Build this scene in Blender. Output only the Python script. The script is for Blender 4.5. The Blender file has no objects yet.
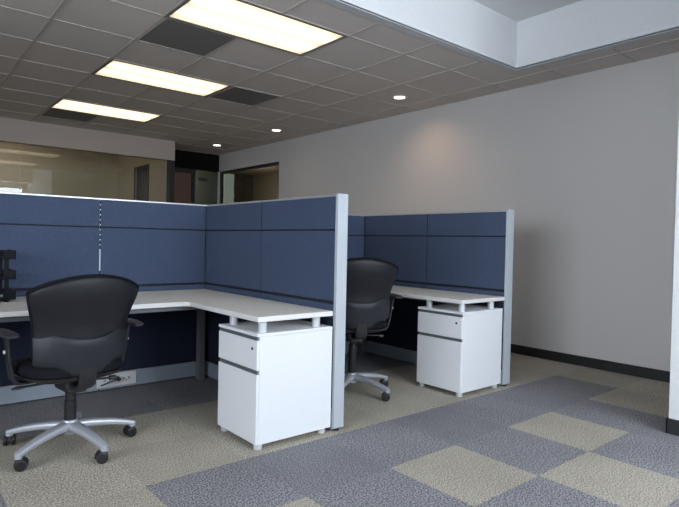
import bpy, math, random
from mathutils import Vector, Matrix
random.seed(7)
C = bpy.context.scene.collection
SC = bpy.context.scene
PI = math.pi

# ------------------------------------------------------------ camera
FW = Vector((0.64266, 0.76587, -0.020646)).normalized()
RT = Vector((0.766145, -0.642319, 0.02116))
UP = Vector((-0.002944, 0.029416, 0.999563))
RT = (RT - FW * RT.dot(FW)).normalized()
UP = RT.cross(FW).normalized()
cam_data = bpy.data.cameras.new('camera')
cam = bpy.data.objects.new('camera', cam_data)
C.objects.link(cam)
cam.matrix_world = Matrix(((RT.x, UP.x, -FW.x, 0), (RT.y, UP.y, -FW.y, 0), (RT.z, UP.z, -FW.z, 1.15), (0, 0, 0, 1)))
cam_data.sensor_width = 36
cam_data.lens = 552.9 / 679 * 36
cam_data.clip_start = 0.02
SC.camera = cam

# ------------------------------------------------------------ sky and exposure
world = bpy.data.worlds.new('daylight')
SC.world = world
world.use_nodes = True
bg = world.node_tree.nodes['Background']
bg.inputs[0].default_value = (0.84, 0.91, 1.0, 1)
bg.inputs[1].default_value = 14.0
SC.view_settings.view_transform = 'Standard'
SC.view_settings.look = 'None'
SC.view_settings.gamma = 1
SC.view_settings.exposure = 0
SC.view_settings.use_curve_mapping = False


def portal(name, loc, rot, sx, sy):
    l = bpy.data.lights.new(name, 'AREA')
    l.shape = 'RECTANGLE'
    l.size = sx
    l.size_y = sy
    l.cycles.is_portal = True
    o = bpy.data.objects.new(name, l)
    o.location = loc
    o.rotation_euler = rot
    C.objects.link(o)
    return o


YN = -2.0      # window facade behind the camera
XL = -4.0      # left side of the office
XR = 5.2485    # long right wall
YG = 9.215     # glass wall at the far end
ZC = 2.833     # ceiling
portal('daylight_portal_near', (2.35, YN - 0.1, 1.89), (PI / 2, 0, 0), 2.7, 1.70)
portal('daylight_portal_left', (XL - 0.1, 0.2, 1.89), (PI / 2, 0, -PI / 2), 3.6, 1.70)


# ------------------------------------------------------------ materials
def mat(name, col, rough=0.6, metal=0.0, spec=None, emit=None, estr=0):
    m = bpy.data.materials.new(name)
    m.use_nodes = True
    b = m.node_tree.nodes['Principled BSDF']
    b.inputs['Base Color'].default_value = (*col, 1)
    b.inputs['Roughness'].default_value = rough
    b.inputs['Metallic'].default_value = metal
    if spec is not None:
        b.inputs['Specular IOR Level'].default_value = spec
    if emit:
        b.inputs['Emission Color'].default_value = (*emit, 1)
        b.inputs['Emission Strength'].default_value = estr
    return m


def noisy(name, c1, c2, scale, rough=0.8, bump=0.0, dist=0.002, stretch=(1, 1, 1), lo=0.3, hi=0.7, detail=2, spec=None, big=0, metal=0.0):
    """object-space noise mixing two colours, optional bump and slow large-scale wear"""
    m = mat(name, c1, rough, metal, spec)
    nt = m.node_tree
    N = nt.nodes.new
    L = nt.links.new
    b = nt.nodes['Principled BSDF']
    tc = N('ShaderNodeTexCoord')
    mp = N('ShaderNodeMapping')
    mp.inputs['Scale'].default_value = stretch
    no = N('ShaderNodeTexNoise')
    no.inputs['Scale'].default_value = scale
    no.inputs['Detail'].default_value = detail
    cr = N('ShaderNodeValToRGB')
    cr.color_ramp.elements[0].position = lo
    cr.color_ramp.elements[1].position = hi
    cr.color_ramp.elements[0].color = (*c1, 1)
    cr.color_ramp.elements[1].color = (*c2, 1)
    L(tc.outputs['Object'], mp.inputs['Vector'])
    L(mp.outputs[0], no.inputs['Vector'])
    L(no.outputs['Fac'], cr.inputs[0])
    out = cr.outputs[0]
    if big:
        n2 = N('ShaderNodeTexNoise')
        n2.inputs['Scale'].default_value = 2.3
        n2.inputs['Detail'].default_value = 4
        mr = N('ShaderNodeMapRange')
        mr.inputs['From Min'].default_value = 0.3
        mr.inputs['From Max'].default_value = 0.7
        mr.inputs['To Min'].default_value = 1 - big
        mr.inputs['To Max'].default_value = 1 + big
        vm = N('ShaderNodeVectorMath')
        vm.operation = 'SCALE'
        L(tc.outputs['Object'], n2.inputs['Vector'])
        L(n2.outputs['Fac'], mr.inputs['Value'])
        L(out, vm.inputs[0])
        L(mr.outputs[0], vm.inputs['Scale'])
        out = vm.outputs[0]
    L(out, b.inputs['Base Color'])
    if bump:
        bp = N('ShaderNodeBump')
        bp.inputs['Strength'].default_value = bump
        bp.inputs['Distance'].default_value = dist
        L(no.outputs['Fac'], bp.inputs['Height'])
        L(bp.outputs[0], b.inputs['Normal'])
    return m


def glass_mat(name, tint, rough=0.0, ior=1.75):
    m = bpy.data.materials.new(name)
    m.use_nodes = True
    nt = m.node_tree
    nt.nodes.clear()
    N = nt.nodes.new
    o = N('ShaderNodeOutputMaterial')
    mx = N('ShaderNodeMixShader')
    fr = N('ShaderNodeFresnel')
    fr.inputs[0].default_value = ior
    tr = N('ShaderNodeBsdfTransparent')
    tr.inputs[0].default_value = (*tint, 1)
    gl = N('ShaderNodeBsdfGlossy')
    gl.inputs['Roughness'].default_value = rough
    ge = N('ShaderNodeNewGeometry')      # reflect only at the outer face of the pane
    sb = N('ShaderNodeMath')
    sb.operation = 'SUBTRACT'
    sb.use_clamp = True
    nt.links.new(fr.outputs[0], sb.inputs[0])
    nt.links.new(ge.outputs['Backfacing'], sb.inputs[1])
    nt.links.new(sb.outputs[0], mx.inputs[0])
    nt.links.new(tr.outputs[0], mx.inputs[1])
    nt.links.new(gl.outputs[0], mx.inputs[2])
    nt.links.new(mx.outputs[0], o.inputs[0])
    return m


M = {}
M['carpet_blue'] = noisy('carpet_blue', (0.115, 0.113, 0.123), (0.345, 0.34, 0.36), 120, 0.95, 0.3, 0.003, lo=0.455, hi=0.545, detail=3, spec=0.1, big=0.08)
M['carpet_blue_turned'] = noisy('carpet_blue_turned', (0.105, 0.104, 0.114), (0.32, 0.317, 0.337), 120, 0.95, 0.3, 0.003, (1, 1.6, 1), 0.455, 0.545, 3, 0.1, 0.08)
M['carpet_beige'] = noisy('carpet_beige', (0.24, 0.217, 0.175), (0.56, 0.52, 0.44), 120, 0.95, 0.3, 0.003, lo=0.45, hi=0.55, detail=3, spec=0.1, big=0.08)
M['carpet_beige_turned'] = noisy('carpet_beige_turned', (0.22, 0.20, 0.16), (0.52, 0.48, 0.41), 120, 0.95, 0.3, 0.003, (1.6, 1, 1), 0.45, 0.55, 3, 0.1, 0.08)
M['wall'] = noisy('wall_paint', (0.60, 0.585, 0.575), (0.62, 0.605, 0.595), 60, 0.75, 0.05, 0.001, spec=0.25)
M['wall_white'] = noisy('white_paint', (0.70, 0.72, 0.74), (0.73, 0.75, 0.77), 60, 0.7, 0.05, 0.001, spec=0.25)
M['wall_warm'] = noisy('warm_wall_paint', (0.50, 0.44, 0.35), (0.53, 0.47, 0.38), 60, 0.75, 0.05, 0.001)
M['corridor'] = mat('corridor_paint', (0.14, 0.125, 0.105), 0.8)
M['header'] = mat('header_dimmed', (0.46, 0.40, 0.36), 0.75, spec=0.2)  # dim, warm light of the far end put into the header colour
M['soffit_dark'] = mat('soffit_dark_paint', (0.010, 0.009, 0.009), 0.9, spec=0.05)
M['tile'] = noisy('ceiling_tile', (0.63, 0.58, 0.545), (0.73, 0.68, 0.64), 120, 0.9, 0.25, 0.002, lo=0.4, hi=0.6, detail=4, spec=0.1)
M['tbar'] = mat('ceiling_grid_metal', (0.52, 0.475, 0.44), 0.5)
M['recess'] = noisy('recess_ceiling_paint', (0.72, 0.73, 0.73), (0.75, 0.76, 0.76), 50, 0.8, spec=0.2)
M['trim_edge'] = mat('recess_trim_paint', (0.55, 0.57, 0.58), 0.6)
M['vent'] = noisy('vent_grille', (0.12, 0.12, 0.12), (0.26, 0.255, 0.25), 260, 0.6, 0.5, 0.002, lo=0.4, hi=0.6)
M['baseboard'] = mat('baseboard_vinyl', (0.014, 0.015, 0.018), 0.5)
M['glass'] = glass_mat('pane_glass', (0.86, 0.88, 0.84))
M['glass_dark'] = glass_mat('door_side_glass', (0.30, 0.31, 0.27), ior=1.2)
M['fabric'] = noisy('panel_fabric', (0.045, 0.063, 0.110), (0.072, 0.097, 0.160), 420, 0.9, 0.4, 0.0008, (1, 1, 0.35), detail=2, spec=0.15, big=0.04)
M['fabric_shaded'] = noisy('panel_fabric_shaded', (0.016, 0.020, 0.036), (0.026, 0.032, 0.055), 420, 0.9, 0.4, 0.0008, (1, 1, 0.35), spec=0.1)  # panel fabric darkened: under-desk shade put into the colour
M['panel_metal'] = noisy('panel_metal_paint', (0.42, 0.46, 0.50), (0.46, 0.50, 0.54), 300, 0.42, spec=0.5)
M['cap_metal'] = mat('top_cap_metal', (0.55, 0.57, 0.60), 0.35, 0.5)
M['panel_core'] = mat('panel_core', (0.012, 0.014, 0.022), 0.8)
M['standard'] = mat('slotted_standard_metal', (0.35, 0.38, 0.42), 0.4, 0.6)
M['raceway'] = mat('raceway_paint', (0.27, 0.31, 0.36), 0.5)
M['laminate'] = noisy('desk_laminate', (0.68, 0.65, 0.60), (0.75, 0.72, 0.67), 40, 0.38, spec=0.45, detail=5)
M['edge'] = mat('desk_edge_band', (0.74, 0.73, 0.72), 0.4)
M['underbeam'] = mat('desk_beam_metal', (0.13, 0.14, 0.155), 0.5)
M['pedestal'] = noisy('pedestal_paint', (0.75, 0.77, 0.80), (0.78, 0.80, 0.83), 90, 0.42, 0.03, 0.0005, spec=0.45)
M['channel'] = mat('handle_channel_metal', (0.22, 0.24, 0.26), 0.4, 0.6)
M['black'] = mat('black_plastic', (0.012, 0.012, 0.014), 0.42)
M['shell'] = noisy('chair_shell_plastic', (0.008, 0.009, 0.012), (0.011, 0.012, 0.016), 500, 0.5, 0.1, 0.0006, spec=0.35)
M['lumbar'] = noisy('chair_lumbar_plastic', (0.015, 0.0165, 0.022), (0.019, 0.0205, 0.027), 500, 0.5, 0.1, 0.0006, spec=0.4)
M['cushion'] = noisy('chair_fabric', (0.006, 0.006, 0.009), (0.014, 0.015, 0.02), 600, 0.95, 0.4, 0.0008, spec=0.1)
M['silver'] = mat('silver_paint', (0.46, 0.48, 0.53), 0.36, 0.35)
M['post'] = mat('standoff_metal', (0.62, 0.64, 0.67), 0.35, 0.3)
M['chrome'] = mat('chrome', (0.8, 0.8, 0.8), 0.2, 1.0)
M['plate'] = mat('outlet_plate_plastic', (0.62, 0.63, 0.64), 0.45)
M['paper'] = mat('paper', (0.75, 0.76, 0.78), 0.7)
M['tray'] = mat('tray_plastic', (0.004, 0.005, 0.008), 0.5, spec=0.12)
M['door_wood'] = noisy('door_wood', (0.16, 0.085, 0.065), (0.21, 0.115, 0.09), 14, 0.5, stretch=(6, 6, 0.6), detail=4)
M['frame_dark'] = mat('dark_frame', (0.02, 0.018, 0.017), 0.45)
M['light_frame'] = mat('fixture_frame', (0.22, 0.20, 0.18), 0.5)
M['downlens'] = mat('downlight_lens', (0.9, 0.9, 0.9), 0.4, emit=(1.0, 0.90, 0.76), estr=9)
M['downtrim'] = mat('downlight_trim', (0.75, 0.73, 0.70), 0.4)
M['blind'] = noisy('window_blind', (0.02, 0.022, 0.03), (0.035, 0.036, 0.045), 10, 0.6, stretch=(1, 1, 20))
M['concrete'] = mat('outer_shell', (0.35, 0.35, 0.36), 0.8)


def diffuser_mat():
    """lit prismatic lens: two fluorescent tubes glow through it as brighter bands"""
    m = mat('light_diffuser', (0.8, 0.78, 0.72), 0.5)
    nt = m.node_tree
    N = nt.nodes.new
    L = nt.links.new
    b = nt.nodes['Principled BSDF']
    tc = N('ShaderNodeTexCoord')
    sp = N('ShaderNodeSeparateXYZ')
    ab = N('ShaderNodeMath'); ab.operation = 'ABSOLUTE'
    su = N('ShaderNodeMath'); su.operation = 'SUBTRACT'; su.inputs[1].default_value = 0.13
    a2 = N('ShaderNodeMath'); a2.operation = 'ABSOLUTE'
    mr = N('ShaderNodeMapRange')
    mr.inputs['From Min'].default_value = 0.03
    mr.inputs['From Max'].default_value = 0.13
    mr.inputs['To Min'].default_value = 2.2
    mr.inputs['To Max'].default_value = 1.15
    mr.interpolation_type = 'SMOOTHSTEP'
    L(tc.outputs['Object'], sp.inputs[0])
    L(sp.outputs['Y'], ab.inputs[0])
    L(ab.outputs[0], su.inputs[0])
    L(su.outputs[0], a2.inputs[0])
    L(a2.outputs[0], mr.inputs['Value'])
    # tubes stop short of the ends of the box
    ax = N('ShaderNodeMath'); ax.operation = 'ABSOLUTE'
    m2 = N('ShaderNodeMapRange')
    m2.inputs['From Min'].default_value = 0.5
    m2.inputs['From Max'].default_value = 0.62
    m2.inputs['To Min'].default_value = 1.0
    m2.inputs['To Max'].default_value = 0.6
    mu = N('ShaderNodeMath'); mu.operation = 'MULTIPLY'
    L(sp.outputs['X'], ax.inputs[0])
    L(ax.outputs[0], m2.inputs['Value'])
    L(mr.outputs[0], mu.inputs[0])
    L(m2.outputs[0], mu.inputs[1])
    b.inputs['Emission Color'].default_value = (1.0, 0.83, 0.56, 1)
    L(mu.outputs[0], b.inputs['Emission Strength'])
    return m


M['diffuser'] = diffuser_mat()


# ------------------------------------------------------------ mesh helpers
class MB:
    def __init__(s):
        s.v = []
        s.f = []
        s.m = []

    def add(s, vs, fs, mi=0):
        n = len(s.v)
        s.v += [tuple(v) for v in vs]
        s.f += [tuple(i + n for i in f) for f in fs]
        s.m += [mi] * len(fs)
        return s

    def box(s, x0, x1, y0, y1, z0, z1, mi=0):
        vs = [(x, y, z) for z in (z0, z1) for y in (y0, y1) for x in (x0, x1)]
        return s.add(vs, [(0, 2, 3, 1), (4, 5, 7, 6), (0, 1, 5, 4), (2, 6, 7, 3), (0, 4, 6, 2), (1, 3, 7, 5)], mi)

    def prism(s, pts, z0, z1, mi=0, mi_side=None):
        """vertical prism over a counter-clockwise outline"""
        n = len(pts)
        vs = [(x, y, z0) for x, y in pts] + [(x, y, z1) for x, y in pts]
        s.add(vs, [tuple(range(n - 1, -1, -1)), tuple(range(n, 2 * n))], mi)
        k = len(s.v) - 2 * n
        for i in range(n):
            j = (i + 1) % n
            s.f.append((k + i, k + j, k + n + j, k + n + i))
            s.m.append(mi if mi_side is None else mi_side)
        return s

    def rings(s, rings, caps=True, mi=0):
        n = len(rings[0])
        k = len(rings)
        vs = [p for r in rings for p in r]
        fs = []
        for a in range(k - 1):
            for i in range(n):
                j = (i + 1) % n
                fs.append((a * n + i, a * n + j, (a + 1) * n + j, (a + 1) * n + i))
        if caps:
            fs.append(tuple(range(n - 1, -1, -1)))
            fs.append(tuple((k - 1) * n + i for i in range(n)))
        return s.add(vs, fs, mi)

    def cyl(s, p, q, r, r2=None, n=24, mi=0):
        p, q = Vector(p), Vector(q)
        r2 = r if r2 is None else r2
        d = (q - p).normalized()
        a = d.orthogonal().normalized()
        b = d.cross(a)
        return s.rings([[c + (a * math.cos(2 * PI * i / n) + b * math.sin(2 * PI * i / n)) * rr for i in range(n)] for c, rr in ((p, r), (q, r2))], True, mi)

    def lathe(s, prof, c=(0, 0, 0), n=32, mi=0, caps=True):
        cx, cy, cz = c
        return s.rings([[(cx + r * math.cos(2 * PI * i / n), cy + r * math.sin(2 * PI * i / n), cz + z) for i in range(n)] for r, z in prof], caps, mi)

    def sweep(s, path, sizes, side=None, n=16, power=3.0, mi=0):
        """superellipse section swept along a path; sizes = (half width, half height)"""
        path = [Vector(p) for p in path]
        rs = []
        for i, p in enumerate(path):
            t = (path[min(i + 1, len(path) - 1)] - path[max(i - 1, 0)]).normalized()
            sd = Vector(side) if side is not None else t.orthogonal()
            sd = (sd - t * sd.dot(t)).normalized()
            up = t.cross(sd)
            w, h = sizes[i] if isinstance(sizes, list) else sizes
            ring = []
            for k in range(n):
                a = 2 * PI * k / n
                c, q = math.cos(a), math.sin(a)
                e = 2 / power
                ring.append(p + sd * w * math.copysign(abs(c) ** e, c) + up * h * math.copysign(abs(q) ** e, q))
            rs.append(ring)
        return s.rings(rs, True, mi)

    def build(s, name, mats, parent=None, bevel=0.0, smooth=False, seg=2, sub=0):
        me = bpy.data.meshes.new(name)
        me.from_pydata(s.v, [], s.f)
        if not isinstance(mats, (list, tuple)):
            mats = [mats]
        for m in mats:
            me.materials.append(M[m])
        for p, i in zip(me.polygons, s.m):
            p.material_index = i
            p.use_smooth = smooth
        me.validate()
        import bmesh
        bm = bmesh.new()
        bm.from_mesh(me)
        bmesh.ops.recalc_face_normals(bm, faces=bm.faces)
        bm.to_mesh(me)
        bm.free()
        o = bpy.data.objects.new(name, me)
        C.objects.link(o)
        if parent is not None:
            o.parent = parent
        if bevel:
            b = o.modifiers.new('bevel', 'BEVEL')
            b.width = bevel
            b.segments = seg
            b.limit_method = 'ANGLE'
            b.angle_limit = math.radians(40)
        if sub:
            q = o.modifiers.new('subdivision', 'SUBSURF')
            q.levels = sub
            q.render_levels = sub
        if smooth == 'auto' or (smooth and bevel == 0 and sub == 0):
            for p in me.polygons:
                p.use_smooth = True
            e = o.modifiers.new('edges', 'EDGE_SPLIT')
            e.split_angle = math.radians(40)
        return o


def box(name, m, x0, x1, y0, y1, z0, z1, parent=None, bevel=0.0):
    return MB().box(x0, x1, y0, y1, z0, z1).build(name, m, parent, bevel)


def tag(o, label=None, cat=None, group=None, kind=None):
    for k, v in (('label', label), ('category', cat), ('group', group), ('kind', kind)):
        if v:
            o[k] = v
    return o


def thing(name, loc, label, cat, group=None, rz=0.0):
    o = bpy.data.objects.new(name, None)
    o.empty_display_size = 0.1
    C.objects.link(o)
    o.location = loc
    o.rotation_euler = (0, 0, rz)
    return tag(o, label, cat, group)


def struct(o):
    o['kind'] = 'structure'
    return o


def dup(o, parent=None):
    c = o.copy()
    C.objects.link(c)
    c.parent = parent
    for ch in list(o.children):
        dup(ch, c)
    return c


# ------------------------------------------------------------ floor
GX = [XL, -2.75, -2.22, -1.69, -1.16, -0.63, -0.10, 0.43, 0.96, 1.49, 2.02, 2.55, 3.08, 3.61, 4.14, 4.67, XR, 7.5]
GY = [YN, -1.71, -1.18, -0.65, -0.12, 0.39, 0.92, 1.45, 1.97, 2.51, 3.03, 3.56, 4.30, 4.83, 5.36, 6.42, 7.48, 8.54, 9.215, 12.6]


def tile_kind(x, y):
    if x > XR:
        return 'beige'
    if x > 4.67:
        return 'beige'
    if x > 4.14:
        return 'blue' if (1.97 < y < 2.51) else 'beige'
    if y > 2.51:
        if x < 0.43 and y < 3.03:
            return 'blue'
        if 3.56 < y < 4.3:
            return 'blue'
        return 'beige'
    if y > 1.97:
        return 'beige' if 0.43 < x < 0.96 else 'blue'
    if x < 0.96:
        return 'beige' if (int((x + 10) / 0.53) + int((y + 10) / 0.53)) % 2 else 'blue'
    if y > 1.45:
        return 'beige' if (0.96 < x < 1.49 or 2.02 < x < 2.55 or 3.08 < x < 3.61) else 'blue'
    if y > 0.92:
        return 'beige' if (1.49 < x < 2.02 or 2.55 < x < 3.08) else 'blue'
    return 'beige' if (int((x + 9.96) / 0.53) + int((y + 10) / 0.53)) % 3 == 0 else 'blue'


fl = MB()
for i in range(len(GX) - 1):
    for j in range(len(GY) - 1):
        k = tile_kind((GX[i] + GX[i + 1]) / 2, (GY[j] + GY[j + 1]) / 2)
        mi = (0 if k == 'blue' else 2) + (i + j) % 2
        a, b, c, d = GX[i], GX[i + 1], GY[j], GY[j + 1]
        fl.add([(a, c, 0), (b, c, 0), (b, d, 0), (a, d, 0)], [(0, 1, 2, 3)], mi)
fl.box(XL, 7.5, YN, 12.6, -0.12, -0.004, 0)
floor = struct(fl.build('floor', ['carpet_blue', 'carpet_blue_turned', 'carpet_beige', 'carpet_beige_turned']))

# ------------------------------------------------------------ walls
# long right wall with an opening for the side office glass
w = MB()
w.box(XR, XR + 0.12, 1.295, 7.90, 0, 3.5)
w.box(XR, XR + 0.12, 7.90, 10.05, 2.50, 3.5)
w.box(XR, XR + 0.12, 10.05, 12.6, 0, 3.5)
wall_right = struct(w.build('wall_right', 'wall'))
# white return wall on the right edge of the picture
PX, PY = 3.80, 1.295
w = MB().box(PX, XR + 0.12, YN, PY, 0, 3.5)
wall_return = struct(w.build('wall_right_return', 'wall_white'))
struct(box('baseboard_right', 'baseboard', XR - 0.012, XR, PY, 7.90, 0, 0.095, bevel=0.003))
w = MB().box(PX - 0.012, PX, YN, PY + 0.012, 0, 0.095).box(PX - 0.012, XR - 0.012, PY, PY + 0.012, 0, 0.095)
struct(w.build('baseboard_right_return', 'baseboard', bevel=0.003))
# window facade behind the camera
w = MB()
w.box(XL, PX, YN - 0.2, YN, 0, 1.05)
w.box(XL, PX, YN - 0.2, YN, 2.73, 3.5)
w.box(XL, 1.0, YN - 0.2, YN, 1.05, 2.73)
w.box(3.70, PX, YN - 0.2, YN, 1.05, 2.73)
struct(w.build('wall_near', 'wall_white'))
w = MB()
w.box(XL - 0.2, XL, YN - 0.2, 12.6, 0, 1.05)
w.box(XL - 0.2, XL, YN - 0.2, 12.6, 2.73, 3.5)
w.box(XL - 0.2, XL, YN - 0.2, -1.6, 1.05, 2.73)
w.box(XL - 0.2, XL, 2.0, 12.6, 1.05, 2.73)
struct(w.build('wall_left', 'wall_white'))
m = MB()
for k in range(4):
    x = 1.0 + 2.7 * k / 3
    m.box(x - 0.03, x + 0.03, YN - 0.14, YN - 0.06, 1.05, 2.73)
m.box(1.0, 3.7, YN - 0.14, YN - 0.06, 1.05, 1.11).box(1.0, 3.7, YN - 0.14, YN - 0.06, 2.68, 2.73)
struct(m.build('window_1', 'panel_metal'))
m = MB()
for k in range(4):
    y = -1.6 + 3.6 * k / 3
    m.box(XL - 0.14, XL - 0.06, y - 0.03, y + 0.03, 1.05, 2.73)
m.box(XL - 0.14, XL - 0.06, -1.6, 2.0, 1.05, 1.11).box(XL - 0.14, XL - 0.06, -1.6, 2.0, 2.68, 2.73)
struct(m.build('window_2', 'panel_metal'))

# far glass wall under its header
struct(box('wall_far_header', 'header', XL, 3.965, YG, YG + 0.12, 2.50, ZC))
GP = [XL, 0.45, 1.62, 2.79, 3.87]
for k in range(4):
    p = box('window_%d' % (k + 3), 'glass', GP[k] + 0.003, GP[k + 1] - 0.003, YG + 0.045, YG + 0.055, 0.02, 2.50)
    struct(p)
m = MB().box(3.87, 3.965, YG + 0.0, YG + 0.12, 0, 2.50)
m.box(XL, 3.87, YG + 0.03, YG + 0.07, 0, 0.02)
struct(m.build('trim_1', 'frame_dark', bevel=0.002))

# office behind the glass
struct(box('wall_back_office_rear', 'wall_warm', XL, 3.845, 11.8, 11.92, 0, ZC))
w = MB()
w.box(3.845, 3.964, YG + 0.12, 10.10, 0, ZC)
w.box(3.845, 3.964, 10.10, 10.78, 0, 0.9)
w.box(3.845, 3.964, 10.10, 10.78, 2.48, ZC)
w.box(3.845, 3.964, 10.78, 11.92, 0, ZC)
struct(w.build('wall_back_office_side', 'wall_warm'))
m = MB().box(3.87, 3.93, 10.10, 10.78, 0.9, 2.48)
struct(m.build('window_7', 'blind'))
m = MB().box(3.83, 3.85, 10.07, 10.10, 0.86, 2.51).box(3.83, 3.85, 10.78, 10.81, 0.86, 2.51).box(3.83, 3.85, 10.10, 10.78, 2.48, 2.51)
struct(m.build('trim_2', 'frame_dark'))

# corridor end: dark soffit, wooden door, side glass
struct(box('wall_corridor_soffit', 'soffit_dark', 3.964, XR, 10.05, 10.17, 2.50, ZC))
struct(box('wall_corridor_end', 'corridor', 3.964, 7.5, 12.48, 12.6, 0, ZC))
m = MB().box(3.964, 4.16, 10.06, 10.16, 0, 2.50).box(4.685, 4.75, 10.06, 10.16, 0, 2.50).box(4.16, 4.685, 10.06, 10.16, 2.42, 2.50)
struct(m.build('trim_3', 'frame_dark', bevel=0.002))
dr = struct(box('door_1', 'door_wood', 4.165, 4.68, 10.09, 10.135, 0.01, 2.415, bevel=0.002))
h = MB().cyl((4.62, 10.09, 1.0), (4.62, 10.03, 1.0), 0.011).cyl((4.62, 10.035, 1.0), (4.52, 10.035, 1.0), 0.009)
h.build('door_handle', 'chrome', dr, smooth=True)
d2 = struct(box('door_2', 'glass_dark', 4.75, XR, 10.10, 10.11, 0, 2.50))
MB().box(4.82, 4.99, 10.04, 10.10, 2.29, 2.34).build('door_closer', 'frame_dark', d2, 0.004)
# side office glass in the right wall and the room behind it
m = MB().box(XR + 0.05, XR + 0.06, 7.90, 10.05, 0.02, 2.50)
struct(m.build('window_9', 'glass'))
m = MB().box(XR + 0.02, XR + 0.09, 7.90, 7.94, 0, 2.50).box(XR + 0.02, XR + 0.09, 10.01, 10.05, 0, 2.50).box(XR + 0.02, XR + 0.09, 7.94, 10.01, 2.46, 2.50)
struct(m.build('trim_4', 'frame_dark'))
struct(box('wall_side_office', 'wall_warm', 7.5, 7.6, 6.0, 12.6, 0, 3.0))
struct(box('wall_side_office_near', 'wall_warm', XR + 0.12, 7.5, 6.0, 6.1, 0, 3.0))

# ------------------------------------------------------------ ceiling
TX = [1.655 + 0.645 * k for k in range(-9, 10)]
TX = [XL - 0.18] + [x for x in TX if XL + 0.1 < x < 7.4] + [7.5]
TY = [3.455 + 0.6535 * k for k in range(-9, 15)]
TY = [YN] + [y for y in TY if YN + 0.1 < y < 12.5] + [12.6]
RX1, RY1 = 4.7557, 3.0903          # outer corner of the recess trim
RX0, RY0 = -1.5, -1.3
LIGHTS = [(1.655, 3.455), (1.655, 5.416), (1.655, 7.376)]
VENTS = [(1.655, 4.1085), (2.945, 5.416), (1.655, 8.03)]


def drift(y):
    """the tile grid runs very slightly out of square with the long wall"""
    return 0.0155 * max(0.0, y - 3.455)



def cells():
    xs = sorted(set([round(x, 4) for x in TX] + [RX0, RX1]))
    ys = sorted(set([round(y, 4) for y in TY] + [RY0, RY1]))
    for i in range(len(xs) - 1):
        for j in range(len(ys) - 1):
            cx, cy = (xs[i] + xs[i + 1]) / 2, (ys[j] + ys[j + 1]) / 2
            if RX0 < cx < RX1 and RY0 < cy < RY1:
                continue
            if any(lx < cx < lx + 1.29 and ly < cy < ly + 0.6535 for lx, ly in LIGHTS):
                continue
            yield xs[i], xs[i + 1], ys[j], ys[j + 1]


cm = MB()
for a, b, c, d in cells():
    cm.add([(a + drift(c), c, ZC), (a + drift(d), d, ZC), (b + drift(d), d, ZC), (b + drift(c), c, ZC)], [(0, 1, 2, 3)])
ceiling = struct(cm.build('ceiling', 'tile'))
# roof slab keeps outside light out
rs = MB().box(XL - 0.2, 7.6, YN - 0.2, 12.6, 3.5, 3.6)
struct(rs.build('ceiling_slab', 'concrete'))
# grid bars
gb = MB()


def bar(x0, x1, y0, y1):
    gb.box(x0, x1, y0, y1, ZC - 0.006, ZC + 0.004)


for x in TX[1:-1]:
    if RX0 < x < RX1:
        bar(x - 0.011, x + 0.011, RY1 + 0.01, 12.6)
        bar(x - 0.011, x + 0.011, YN, RY0 - 0.01)
    else:
        bar(x - 0.011, x + 0.011, YN, 12.6)
for y in TY[1:-1]:
    if RY0 < y < RY1:
        segs = [(XL, RX0), (RX1, 7.5)]
    else:
        segs = [(XL, 7.5)]
    for lx, ly in LIGHTS:
        pass
    for s0, s1 in segs:
        gb.box(s0, s1, y - 0.007, y + 0.007, ZC - 0.004, ZC + 0.004)
# bars crossing the middle of a fixture are left out: rebuild those runs
gb2 = MB()
for vi in range(0, len(gb.v), 8):
    q = gb.v[vi:vi + 8]
    x0, x1 = q[0][0], q[7][0]
    y0, y1 = q[0][1], q[7][1]
    z0, z1 = q[0][2], q[7][2]
    if y1 - y0 > x1 - x0:
        cuts = sorted([(ly + 0.01, ly + 0.6435) for lx, ly in LIGHTS if lx + 0.1 < (x0 + x1) / 2 < lx + 1.2])
        s = y0
        for a, b in cuts:
            if y0 < a and b < y1:
                gb2.box(x0, x1, s, a, z0, z1)
                s = b
        gb2.box(x0, x1, s, y1, z0, z1)
    else:
        gb2.box(x0, x1, y0, y1, z0, z1)
gb2.v = [(x + drift(y), y, z) for x, y, z in gb2.v]
gb2.build('ceiling_grid', 'tbar', ceiling)

# raised white recess
TW = 0.085
ix0, ix1, iy0, iy1, zr = RX0 + TW, RX1 - TW, RY0 + TW, RY1 - TW, 3.28
r = MB()
r.box(ix0 - 0.05, ix0, iy0 - 0.05, iy1 + 0.05, ZC, zr + 0.05)
r.box(ix1, ix1 + 0.05, iy0 - 0.05, iy1 + 0.05, ZC, zr + 0.05)
r.box(ix0, ix1, iy0 - 0.05, iy0, ZC, zr + 0.05)
r.box(ix0, ix1, iy1, iy1 + 0.05, ZC, zr + 0.05)
struct(r.build('ceiling_recess_sides', 'wall_white'))
struct(box('ceiling_recess_top', 'recess', ix0, ix1, iy0, iy1, zr, zr + 0.05))
t = MB()
t.box(RX0, ix0, RY0, RY1, ZC - 0.006, ZC + 0.01)
t.box(ix1, RX1, RY0, RY1, ZC - 0.006, ZC + 0.01)
t.box(ix0, ix1, RY0, iy0, ZC - 0.006, ZC + 0.01)
t.box(ix0, ix1, iy1, RY1, ZC - 0.006, ZC + 0.01)
struct(t.build('trim_5', 'trim_edge'))

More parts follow.
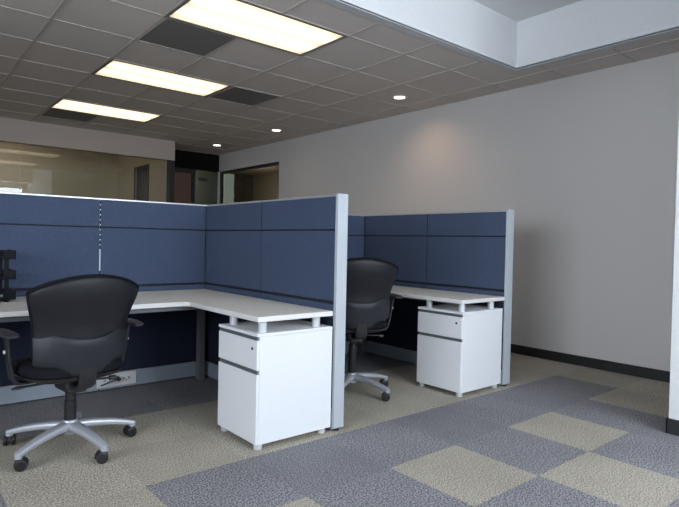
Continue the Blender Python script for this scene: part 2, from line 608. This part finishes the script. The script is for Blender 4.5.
# ------------------------------------------------------------ ceiling fixtures
LBL = ['lit rectangular ceiling light nearest the white ceiling recess, largest of the three',
       'lit rectangular ceiling light in the middle of the row of three',
       'lit rectangular ceiling light farthest away, nearest the glass wall header']
lt0 = None
for (lx, ly), lab in zip(LIGHTS, LBL):
    if lt0 is None:
        lt0 = thing('ceiling_light', (lx + 0.645 + drift(ly + 0.33), ly + 0.3267, ZC), lab, 'ceiling light', 'rectangular lights in a row on the ceiling')
        f = MB()
        X, Y = 0.641, 0.329
        f.box(-X, X, -Y, -Y + 0.028, -0.008, 0.012).box(-X, X, Y - 0.028, Y, -0.008, 0.012)
        f.box(-X, -X + 0.028, -Y + 0.028, Y - 0.028, -0.008, 0.012).box(X - 0.028, X, -Y + 0.028, Y - 0.028, -0.008, 0.012)
        f.build('frame', 'light_frame', lt0)
        hs = MB().box(-X, X, -Y, Y, 0.012, 0.11)
        hs.build('housing', 'light_frame', lt0)
        MB().box(-X + 0.028, X - 0.028, -Y + 0.028, Y - 0.028, -0.002, 0.010).build('diffuser', 'diffuser', lt0)
    else:
        o = dup(lt0)
        o.location = (lx + 0.645 + drift(ly + 0.33), ly + 0.3267, ZC)
        o['label'] = lab
VL = ['dark perforated ceiling vent tile beside the nearest ceiling light',
      'dark perforated ceiling vent tile at the right end of the middle ceiling light',
      'dark perforated ceiling vent tile beside the farthest ceiling light']
v0 = None
for (vx, vy), lab in zip(VENTS, VL):
    if v0 is None:
        v0 = thing('ceiling_vent', (vx + 0.3295 + drift(vy + 0.33), vy + 0.3267, ZC), lab, 'vent', 'dark vent tiles in the ceiling')
        MB().box(-0.308, 0.308, -0.316, 0.316, -0.004, -0.0005).build('perforated_panel', 'vent', v0)
        f = MB()
        f.box(-0.311, 0.311, -0.319, -0.309, -0.007, 0).box(-0.311, 0.311, 0.309, 0.319, -0.007, 0)
        f.box(-0.311, -0.301, -0.309, 0.309, -0.007, 0).box(0.301, 0.311, -0.309, 0.309, -0.007, 0)
        f.build('frame', 'tbar', v0)
    else:
        o = dup(v0)
        o.location = (vx + 0.3295 + drift(vy + 0.33), vy + 0.3267, ZC)
        o['label'] = lab
DL = [((4.61, 4.48, ZC), 'small round lit downlight nearest the camera, above the glowing patch of grey wall'),
      ((4.66, 7.11, ZC), 'small round lit downlight, middle one of the three along the right wall'),
      ((4.65, 9.0, ZC), 'small round lit downlight farthest away, in front of the dark corridor soffit'),
      ((6.74, 10.17, ZC), 'small round lit downlight seen through the side office glass')]
d0 = None
for loc, lab in DL:
    if d0 is None:
        d0 = thing('downlight', loc, lab, 'downlight', 'round downlights along the right wall')
        MB().lathe([(0.062, -0.001), (0.088, -0.001), (0.092, -0.006), (0.086, -0.010), (0.066, -0.010), (0.062, -0.006), (0.062, -0.001)], n=32, caps=False).build('trim_ring', 'downtrim', d0, smooth=True)
        MB().lathe([(0.001, -0.0045), (0.063, -0.0045), (0.063, -0.001), (0.001, -0.001)], n=32).build('lens', 'downlens', d0)
        o = d0
    else:
        o = dup(d0)
        o.location = loc
        o['label'] = lab
    if o is not d0:
        so = [c for c in o.children if c.type == 'LIGHT'][0]
        so.data = so.data.copy()
        so.data.energy = 20 if loc[0] > 5 else 3
        so.rotation_euler = (0, 0, 0)
        continue
    sp = bpy.data.lights.new('downlight_beam', 'SPOT')
    sp.energy = 14
    sp.color = (1.0, 0.62, 0.38)
    sp.spot_size = math.radians(120)
    sp.spot_blend = 1.0
    sp.shadow_soft_size = 0.05
    so = bpy.data.objects.new('beam', sp)
    C.objects.link(so)
    so.parent = o
    so.location = (0, 0, -0.02)
    if loc[1] < 5:
        so.rotation_euler = (0, math.radians(-24), 0)
# added fill lamps, out of sight, brightening the back and side offices
po = thing('fill_lamp', (1.6, 10.6, ZC), 'added unseen fill lamp, flat and round, on the ceiling of the office behind the glass wall', 'lamp')
MB().lathe([(0.001, -0.04), (0.2, -0.04), (0.22, -0.001), (0.001, -0.001)]).build('fill_lamp_body', 'downtrim', po, smooth=True)
pl = bpy.data.lights.new('office_fill', 'POINT')
pl.shadow_soft_size = 0.12
pl.energy = 17
pl.color = (1.0, 0.86, 0.72)
plo = bpy.data.objects.new('fill_light', pl)
C.objects.link(plo)
plo.parent = po
plo.location = (0, 0, -0.35)


po = dup(po)
po.location = (6.5, 10.9, ZC)
for c in po.children:
    if c.type == 'LIGHT':
        c.data = pl.copy()
        c.data.energy = 5
po['label'] = 'added unseen fill lamp, flat and round, on the ceiling of the side office behind the right wall glass'


# ------------------------------------------------------------ cubicle partitions
H, ZS, ZL = 1.4375, 1.2227, 0.79
XC, XT, X2, XT2, YS, YE = 2.1163, 2.1941, 3.916, 3.9945, 4.2645, 2.5497
TH = 0.0785


def partition(name, length, mods, label, faces=(1, 1), post=True, joints=None):
    """a run along local +X, thickness centred on Y; mods = module joints; faces = fabric on -Y, +Y"""
    t = thing(name, (0, 0, 0), label, 'partition')
    hw = TH / 2
    core = MB().box(0, length, -hw + 0.012, hw - 0.012, 0.012, H - 0.012)
    core.build('core_frame', 'panel_core', t)
    MB().box(-0.0, length, -hw + 0.004, hw - 0.004, H - 0.012, H).build('top_cap', 'cap_metal', t, 0.002)
    for sgn, on in ((-1, faces[0]), (1, faces[1])):
        if not on:
            continue
        for a, b in zip(mods[:-1], mods[1:]):
            for z0, z1, fm in ((ZS + 0.004, H - 0.013, 'fabric'), (ZL, ZS - 0.004, 'fabric'), (0.685, ZL - 0.018, 'fabric'), (0.14, 0.681, 'fabric_shaded')):
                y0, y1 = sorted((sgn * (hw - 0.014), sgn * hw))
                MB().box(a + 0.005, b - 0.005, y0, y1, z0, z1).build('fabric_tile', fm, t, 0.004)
            y0, y1 = sorted((sgn * (hw - 0.014), sgn * (hw + 0.004)))
            rw = MB().box(a + 0.003, b - 0.003, y0, y1, 0.012, 0.132).build('base_raceway', 'raceway', t, 0.003)
        for x in (mods[1:-1] if joints is None else joints):
            # slotted standard showing in the joint
            y0, y1 = sorted((sgn * (hw - 0.013), sgn * (hw - 0.004)))
            st = MB().box(x - 0.0042, x + 0.0042, y0, y1, 0.9, H - 0.012)
            ys0, ys1 = sorted((sgn * (hw - 0.0045), sgn * (hw - 0.003)))
            z = 1.06
            while z < H - 0.04:
                st.box(x - 0.0042, x + 0.0042, ys0, ys1, z, z + 0.028, 1)
                z += 0.037
            st.build('slotted_standard', ['standard', 'panel_core'], t)
    if post:
        p = MB().box(length, length + 0.012, -hw, hw, 0.02, H + 0.004)
        p.box(length - 0.012, length, -hw - 0.001, -hw + 0.02, 0.02, H + 0.004)
        p.box(length - 0.012, length, hw - 0.02, hw + 0.001, 0.02, H + 0.004)
        p.build('end_post', 'panel_metal', t, 0.002)
        MB().cyl((length - 0.02, 0, 0), (length - 0.02, 0, 0.022), 0.022).build('levelling_foot', 'black', t, smooth=True)
    MB().cyl((0.1, 0, 0), (0.1, 0, 0.014), 0.022).build('levelling_foot', 'black', t, smooth=True)
    return t


# back run: along world X
L0 = -0.43 - 0.85
back = partition('partition_wall', XT2 - L0, [0, 0.85, 1.70, 2.55, XC - L0, XT - L0, 3.05 - L0, X2 - L0, XT2 - L0],
                 'long blue fabric partition running behind both desks, across the picture', post=False, joints=[0.85, 1.70, 2.55])
back.location = (L0, YS + TH / 2, 0)
side1 = partition('partition_wall', YS - YE - 0.012, [0, 0.853, YS - YE - 0.012], 'blue fabric side partition with silver end post, right of the nearer desk and white pedestal', joints=[])
side1.location = (XC + TH / 2 + 0.006, YS, 0)
side1.rotation_euler = (0, 0, -PI / 2)
side2 = partition('partition_wall', YS - YE - 0.012, [0, 0.853, YS - YE - 0.012], 'blue fabric side partition with grey end post, right of the farther desk, before the grey wall', joints=[])
side2.location = (X2 + TH / 2, YS, 0)
side2.rotation_euler = (0, 0, -PI / 2)

# power outlet plate clipped on the raceway under the nearer desk
op = MB().box(1.255, 1.545, YS - 0.012, YS - 0.004, 0.030, 0.126).build('outlet_plate', 'plate')
op.parent = back
op.matrix_parent_inverse = Matrix.Translation((-L0, -(YS + TH / 2), 0))
for cx in (1.33, 1.47):
    s = MB().box(cx - 0.035, cx + 0.035, YS - 0.015, YS - 0.012, 0.062, 0.096)
    so = s.build('socket', 'plate', op, 0.003)
    q = MB()
    for dx in (-0.02, 0.02):
        q.box(cx + dx - 0.007, cx + dx - 0.003, YS - 0.0158, YS - 0.0152, 0.072, 0.088)
        q.box(cx + dx + 0.002, cx + dx + 0.006, YS - 0.0158, YS - 0.0152, 0.072, 0.088)
    q.cyl((cx, YS - 0.0152, 0.068), (cx, YS - 0.0158, 0.068), 0.004, n=12)
    q.build('slots', 'black', op)
pg = MB().cyl((1.405, YS - 0.012, 0.083), (1.405, YS - 0.045, 0.083), 0.018, 0.014)
pg.build('plug', 'black', op, smooth=True)
MB().sweep([(1.40, YS - 0.04, 0.083), (1.36, YS - 0.048, 0.078), (1.31, YS - 0.046, 0.064), (1.275, YS - 0.04, 0.052)], (0.005, 0.005), side=(0, 0, 1)).build('cord', 'black', op, smooth=True)


# ------------------------------------------------------------ worktops and pedestals
DK = 0.735


def worktop(x_ret, x_right, x_left, y_end, label):
    t = thing('desk', (x_right, YS, 0), label, 'desk')
    o = Vector((x_right, YS))
    yb = YS - 0.012
    yi = 3.44
    xr = x_right - 0.006
    cr = 0.03
    pts = [(x_left, yb), (x_left, yi), (x_ret - cr, yi)]
    pts += [(x_ret, yi - cr), (x_ret, y_end), (xr, y_end), (xr, yb)]
    pts = [(p[0] - o.x, p[1] - o.y) for p in pts]
    top = MB().prism(pts, DK - 0.03, DK, 0, 1)
    top.build('worktop', ['laminate', 'edge'], t, 0.003)

    def lb(name, m, x0, x1, y0, y1, z0, z1, bev=0.002):
        return MB().box(x0 - o.x, x1 - o.x, y0 - o.y, y1 - o.y, z0, z1).build(name, m, t, bev)
    lb('support_beam', 'underbeam', x_left + 0.05, x_ret + 0.1, yi + 0.04, yi + 0.08, DK - 0.062, DK - 0.03)
    lb('support_beam', 'underbeam', x_ret + 0.12, x_ret + 0.16, y_end + 0.12, yb - 0.15, DK - 0.055, DK - 0.03)
    lb('leg', 'underbeam', xr - 0.085, xr - 0.035, yb - 0.085, yb - 0.025, 0, DK - 0.03)
    if x_left < x_ret - 1.4:
        lb('leg', 'underbeam', x_left + 0.03, x_left + 0.08, yb - 0.085, yb - 0.025, 0, DK - 0.03)
        lb('leg', 'underbeam', x_left + 0.03, x_left + 0.08, yi + 0.03, yi + 0.09, 0, DK - 0.03)
    else:
        lb('leg', 'underbeam', x_left + 0.03, x_left + 0.08, yi + 0.03, yi + 0.09, 0, DK - 0.03)
    return t


worktop(1.5865, XC, -0.75, 2.562, 'L-shaped white laminate desk in the nearer cubicle, letter tray on its left')
worktop(3.3565, X2, 2.24, 2.562, 'L-shaped white laminate desk in the farther cubicle, beside the grey wall')


def pedestal(x0, label, first=None):
    if first is not None:
        t = dup(first)
        t.location = (x0, 2.562, 0)
        t['label'] = label
        return t
    t = thing('pedestal', (x0, 2.562, 0), label, 'drawer pedestal', 'white drawer pedestals under the desks')
    W, D = 0.524, 0.442          # world X, world Y; drawers face -X
    z0, z1 = 0.032, 0.625
    MB().box(0.016, W, 0, D, z0, z1 - 0.001).build('body', 'pedestal', t, 0.0025)
    MB().box(0.0, W, -0.001, D + 0.001, z1, z1 + 0.017).build('top_panel', 'pedestal', t, 0.0025)
    zs = [(0.442, 0.604), (0.034, 0.418)]
    for k, (a, b) in enumerate(zs):
        f = MB().box(0, 0.0155, 0.003, D - 0.003, a, b).build('drawer' if k == 0 else 'file_drawer', 'pedestal', t, 0.0025)
        ch = MB().box(0.003, 0.0158, 0.004, D - 0.012, b + 0.001, b + 0.0195)
        ch.build('handle_channel', 'channel', f, 0.001)
        MB().box(0.0, 0.0158, D - 0.012, D - 0.001, b + 0.001, b + 0.0195).build('channel_end', 'black', f)
        if k == 0:
            lk = MB().cyl((-0.003, 0.052, 0.556), (0.002, 0.052, 0.556), 0.0085, n=20)
            lk.build('lock', 'black', f, smooth=True)
            MB().box(-0.0038, -0.003, 0.0508, 0.0532, 0.5505, 0.5615).build('keyhole', 'chrome', f)
    for fx, fy in ((0.035, 0.035), (W - 0.045, 0.035), (0.035, D - 0.035), (W - 0.045, D - 0.035)):
        MB().cyl((fx, fy, 0), (fx, fy, z0 + 0.001), 0.024, n=28).build('foot', 'post', t, smooth=True)
    for fx, fy in ((0.065, 0.055), (W - 0.085, 0.055), (0.065, D - 0.065)):
        MB().cyl((fx, fy, z1 + 0.017), (fx, fy, DK - 0.030), 0.0245, n=28).build('standoff', 'post', t, smooth=True)
    return t


ped = pedestal(1.584, 'white metal two-drawer pedestal on round feet under the nearer desk, largest in view')
pedestal(3.360, 'white metal two-drawer pedestal under the farther desk, near the grey wall', ped)


# ------------------------------------------------------------ letter tray on the near desk
lt = thing('letter_tray', (0.50, 4.05, DK), 'black three-tier letter tray on the desk at the left edge', 'letter tray')
for k in range(3):
    z = 0.016 + k * 0.125
    a = MB()
    a.box(-0.17, 0.17, -0.125, 0.125, z, z + 0.005)
    a.box(-0.17, 0.17, 0.120, 0.125, z, z + 0.05)
    a.box(-0.17, -0.165, -0.125, 0.125, z, z + 0.04)
    # right hand end: low lip with sloping wings
    for y0, y1 in ((0.04, 0.125), (-0.125, -0.04)):
        a.box(0.165, 0.17, y0, y1, z, z + 0.055)
    a.box(0.165, 0.17, -0.04, 0.04, z, z + 0.02)
    a.box(0.10, 0.17, -0.125, -0.12, z, z + 0.055)
    a.box(-0.17, -0.10, -0.125, -0.12, z, z + 0.055)
    a.box(-0.10, 0.10, -0.125, -0.12, z, z + 0.018)
    a.build('tray', 'tray', lt, 0.0015)
for x in (-0.13, 0.12):
    for y in (-0.115, 0.115):
        MB().box(x - 0.012, x + 0.012, y - 0.006, y + 0.006, 0, 0.31).build('post', 'tray', lt, 0.002)
pp = MB().box(-0.14, 0.148, -0.108, 0.108, 0.0, 0.006)
po2 = pp.build('paper_stack', 'paper')
po2.location = (0.50, 4.05, DK + 0.0215)
tag(po2, 'thin stack of white paper in the bottom tier of the black letter tray', 'paper')


# ------------------------------------------------------------ office chair
def smooth01(t):
    t = max(0, min(1, t))
    return t * t * (3 - 2 * t)


def interp(tab, x):
    for (a, fa), (b, fb) in zip(tab[:-1], tab[1:]):
        if x <= b:
            k = (x - a) / (b - a) if b > a else 0
            k = max(0, min(1, k))
            k = k * k * (3 - 2 * k) if False else k
            return fa + (fb - fa) * k
    return tab[-1][1]


def slab(front, thick, name, m, parent, nu=28, nv=24, sub=1):
    """closed curved slab: front(u,v)->(x,y,z), thickness pushed along -Y (backwards)"""
    b = MB()
    F = [[Vector(front(-1 + 2 * i / nu, j / nv)) for i in range(nu + 1)] for j in range(nv + 1)]
    n = (nu + 1) * (nv + 1)
    vs = [p for row in F for p in row]
    bk = []
    for j in range(nv + 1):
        for i in range(nu + 1):
            u = -1 + 2 * i / nu
            v = j / nv
            e = min(1, (1 - abs(u)) * 5) ** 0.5 * min(1, v * 6, (1 - v) * 6) ** 0.5 if True else 1
            th = thick * (0.35 + 0.65 * e)
            bk.append(F[j][i] + Vector((0, -th, 0)))
    vs += bk
    fs = []
    W = nu + 1
    for j in range(nv):
        for i in range(nu):
            a = j * W + i
            fs.append((a, a + W, a + W + 1, a + 1))
            fs.append((n + a, n + a + 1, n + a + W + 1, n + a + W))
    for i in range(nu):
        fs.append((i, i + 1, n + i + 1, n + i))
        a = nv * W + i
        fs.append((a + 1, a, n + a, n + a + 1))
    for j in range(nv):
        a = j * W
        fs.append((a + W, a, n + a, n + a + W))
        a = j * W + nu
        fs.append((a, a + W, n + a + W, n + a))
    b.add(vs, fs)
    return b.build(name, m, parent, sub=sub, smooth=True)


WID = [(0.44, 0.222), (0.50, 0.243), (0.56, 0.247), (0.64, 0.245), (0.70, 0.248), (0.76, 0.262), (0.82, 0.280), (0.87, 0.290), (0.90, 0.292)]


def wid(z):
    # smoothed half width of the backrest at height z
    s = 0
    for k in range(-3, 4):
        s += interp(WID, z + k * 0.012)
    return s / 7


def back_y(z):
    # side profile of the backrest, leaning back towards the top
    return -0.215 - 0.075 * smooth01((z - 0.62) / 0.34) - 0.03 * (1 - smooth01((z - 0.42) / 0.22)) * -1


def back_surface(u, z, off=0.0, scale=1.0):
    x = u * wid(z) * scale
    y = back_y(z) + 0.075 * (abs(u) ** 2.2) - off
    return (x, y, z)


def make_chair(label):
    t = thing('office_chair', (0, 0, 0), label, 'office chair', 'black swivel chairs at the desks')
    # star base
    b = MB()
    b.lathe([(0.02, 0.075), (0.042, 0.08), (0.044, 0.13), (0.036, 0.152), (0.03, 0.155)], n=32)
    for k in range(5):
        a = math.radians(61.5 + 72 * k)
        d = Vector((math.cos(a), math.sin(a), 0))
        s = Vector((-math.sin(a), math.cos(a), 0))
        path, sz = [], []
        for i in range(11):
            q = i / 10
            path.append(d * (0.02 + 0.315 * q) + Vector((0, 0, 0.124 - 0.012 * q - 0.036 * q ** 2.4)))
            sz.append((0.034 - 0.014 * q, 0.023 - 0.009 * q))
        b.sweep(path, sz, side=s, n=16, power=3.5)
        b.cyl(d * 0.329 + Vector((0, 0, 0.058)), d * 0.329 + Vector((0, 0, 0.088)), 0.019, n=20)
    b.build('star_base', 'silver', t, smooth=True)
    # casters
    c0 = None
    for k in range(5):
        a = math.radians(61.5 + 72 * k)
        if c0 is None:
            c0 = MB()
            c0.cyl((0, 0, 0.04), (0, 0, 0.066), 0.008, n=12)
            n = 12
            hood = []
            for i in range(n + 1):
                q = math.radians(-10 + 200 * i / n)
                hood.append((math.cos(q), math.sin(q)))
            outer = [(-0.012 + 0.032 * c, 0.03 + 0.032 * s) for c, s in hood]
            inner = [(-0.012 + 0.024 * c, 0.03 + 0.024 * s) for c, s in reversed(hood)]
            pr = outer + inner
            m = len(pr)
            vs = [(x, -0.009, z) for x, z in pr] + [(x, 0.009, z) for x, z in pr]
            fs = []
            h = n + 1
            for i in range(n):
                fs.append((i, i + 1, m - 2 - i, m - 1 - i))
                fs.append((m + i + 1, m + i, m + m - 1 - i, m + m - 2 - i))
            for i in range(m):
                j = (i + 1) % m
                fs.append((i, m + i, m + j, j))
            c0.add(vs, fs)
            co = c0.build('caster', 'black', t)
            for sy in (-1, 1):
                w = MB()
                prof = [(0.004, 0.010), (0.022, 0.010), (0.0285, 0.013), (0.0295, 0.020), (0.0285, 0.027), (0.022, 0.030), (0.010, 0.028), (0.004, 0.028)]
                rg = []
                for r_, yy in prof:
                    rg.append([(-0.012 + r_ * math.cos(2 * PI * i / 28), sy * yy, 0.0295 + r_ * math.sin(2 * PI * i / 28)) for i in range(28)])
                w.rings(rg)
                w.build('wheel', 'black', co, smooth=True)
            c0 = co
            o = co
        else:
            o = dup(c0, t)
        o.location = (0.329 * math.cos(a), 0.329 * math.sin(a), 0)
        o.rotation_euler = (0, 0, a + [0.5, 2.0, -0.9, 1.2, 0.2][k])
    # column
    MB().lathe([(0.026, 0.10), (0.031, 0.12), (0.031, 0.26), (0.027, 0.262), (0.027, 0.30), (0.020, 0.302), (0.020, 0.37)], n=28).build('gas_column', 'black', t, smooth=True)
    # mechanism
    mm = MB().box(-0.075, 0.075, -0.13, 0.13, 0.345, 0.395)
    mm.box(-0.05, 0.05, -0.10, 0.10, 0.315, 0.345)
    mm.box(-0.11, 0.11, -0.06, 0.06, 0.375, 0.40)
    mm.build('tilt_mechanism', 'black', t, 0.012, seg=3)
    lv = MB().cyl((-0.07, 0.03, 0.365), (-0.225, 0.045, 0.36), 0.006, n=12)
    lv.sweep([(-0.215, 0.045, 0.36), (-0.245, 0.046, 0.359), (-0.275, 0.047, 0.357)], [(0.010, 0.006), (0.016, 0.008), (0.010, 0.005)], side=(0, 1, 0))
    lv.build('height_lever', 'black', t, smooth=True)
    lv = MB().cyl((0.07, -0.02, 0.36), (0.20, -0.03, 0.352), 0.006, n=12).cyl((0.20, -0.03, 0.352), (0.235, -0.032, 0.35), 0.013, n=16)
    lv.build('tilt_knob', 'black', t, smooth=True)
    # seat
    def seat_pt(sc, zt, dome):
        rings = []
        for i in range(48):
            a = 2 * PI * i / 48
            c, s = math.cos(a), math.sin(a)
            e = 2 / 3.6
            x = 0.255 * math.copysign(abs(c) ** e, c) * sc
            y = 0.02 + 0.235 * math.copysign(abs(s) ** e, s) * sc
            x *= 1 - 0.10 * smooth01((-y + 0.05) / 0.3)
            z = zt + dome * 0.012 * (1 - (x / 0.255) ** 2) - 0.035 * smooth01((y - 0.14) / 0.12)
            rings.append((x, y, z))
        return rings
    sb = MB().rings([seat_pt(0.55, 0.398, 0), seat_pt(0.85, 0.400, 0), seat_pt(0.97, 0.412, 0), seat_pt(1.0, 0.430, 0), seat_pt(0.9, 0.432, 0)])
    sb.build('seat_pan', 'black', t, smooth=True)
    sc = MB().rings([seat_pt(0.92, 0.431, 0), seat_pt(1.0, 0.436, 0), seat_pt(1.02, 0.455, 0), seat_pt(1.0, 0.475, 0), seat_pt(0.93, 0.487, 0.6), seat_pt(0.7, 0.488, 0.9), seat_pt(0.35, 0.485, 0.8), seat_pt(0.05, 0.484, 0.8)])
    sc.build('seat_cushion', 'cushion', t, smooth=True)
    # bracket to the back
    br = MB().sweep([(0, -0.10, 0.372), (0, -0.17, 0.362), (0, -0.212, 0.385), (0, -0.222, 0.44), (0, -0.222, 0.54)], [(0.045, 0.012), (0.046, 0.012), (0.046, 0.013), (0.045, 0.012), (0.04, 0.010)], side=(1, 0, 0))
    br.build('back_bracket', 'black', t, smooth=True)

    # backrest outline heights per u
    def top(u):
        return 0.958 - 0.070 * abs(u) ** 2.0 - 0.012 * abs(u) ** 8

    def bot(u):
        return 0.438 + 0.052 * smooth01((abs(u) - 0.30) / 0.35) + 0.014 * abs(u) ** 8

    def shell(u, v):
        z = bot(u) + 0.01 + (top(u) - 0.012 - bot(u) - 0.01) * v
        q = 0.955 * (1 - 0.02 * (v > 0.97))
        return back_surface(u, z, 0.0, 0.965)
    slab(shell, 0.018, 'back_shell', 'shell', t)

    def cush(u, v):
        z = bot(u) + 0.03 + (top(u) + 0.004 - bot(u) - 0.03) * v
        x, y, z = back_surface(u, z, 0, 1.0)
        e = min(1, (1 - abs(u)) * 4, v * 5, (1 - v) * 7)
        return (x, y + 0.018 + 0.036 * math.sqrt(max(0, e)), z)

    def cush_thick(u, v):
        return cush(u, v)
    slab(cush, 0.05, 'back_cushion', 'cushion', t)

    # lumbar band wrapped over the lower half, smile shaped top edge
    def lum(u, v):
        zt = 0.660 - 0.032 * (1 - min(1, (abs(u) / 0.68)) ** 2)
        zb = bot(u) - 0.004
        z = zb + (zt - zb) * v
        x, y, z = back_surface(u, z, 0, 0.985)
        k = smooth01((abs(u) - 0.30) / 0.60)
        return (x, y - 0.016 - 0.014 * (1 - abs(u) ** 4) + v ** 2 * k * 0.026, z)
    slab(lum, 0.014, 'lumbar_shell', 'lumbar', t, nv=16)

    # arms
    for s in (-1, 1):
        up = MB().sweep([(s * 0.10, 0.02, 0.392), (s * 0.22, 0.02, 0.388), (s * 0.262, 0.02, 0.392), (s * 0.285, 0.018, 0.425), (s * 0.300, 0.012, 0.50), (s * 0.312, 0.0, 0.60), (s * 0.318, -0.005, 0.645)],
                        [(0.028, 0.008), (0.030, 0.008), (0.030, 0.010), (0.030, 0.011), (0.028, 0.010), (0.024, 0.010), (0.024, 0.010)], side=(0, 1, 0))
        a = up.build('armrest', 'black', t, smooth=True)
        pd = MB().sweep([(s * 0.320, -0.135, 0.655), (s * 0.322, -0.12, 0.656), (s * 0.325, -0.05, 0.658), (s * 0.325, 0.05, 0.657), (s * 0.315, 0.12, 0.655), (s * 0.309, 0.135, 0.654)],
                        [(0.022, 0.007), (0.034, 0.012), (0.042, 0.014), (0.042, 0.014), (0.036, 0.012), (0.022, 0.007)], side=(1, 0, 0), power=2.6)
        pd.build('arm_pad', 'lumbar', a, smooth=True)
        MB().cyl((s * 0.318, 0.008, 0.56), (s * 0.325, 0.008, 0.56), 0.010, n=16).build('arm_button', 'post', a, smooth=True)
    return t


ch1 = make_chair('black swivel chair with silver star base pulled up to the nearer desk, left side')
ch1.location = (0.816, 3.229, 0)
ch1.rotation_euler = (0, 0, math.radians(7))
ch2 = dup(ch1)
ch2['label'] = 'black swivel chair with silver star base in the farther cubicle, half hidden by a partition'
ch2.location = (2.80, 3.16, 0)
ch2.rotation_euler = (0, 0, math.radians(-25))
for part in ch2.children:          # this one is set to a higher seat
    if part.name.startswith('star_base'):
        part.rotation_euler.z = math.radians(29)
        continue
    if part.name.startswith('caster'):
        part.location = Matrix.Rotation(math.radians(29), 3, 'Z') @ part.location
        continue
    if part.name.startswith('gas_column'):
        part.scale = (1, 1, 1.24)
    else:
        part.location.z += 0.085
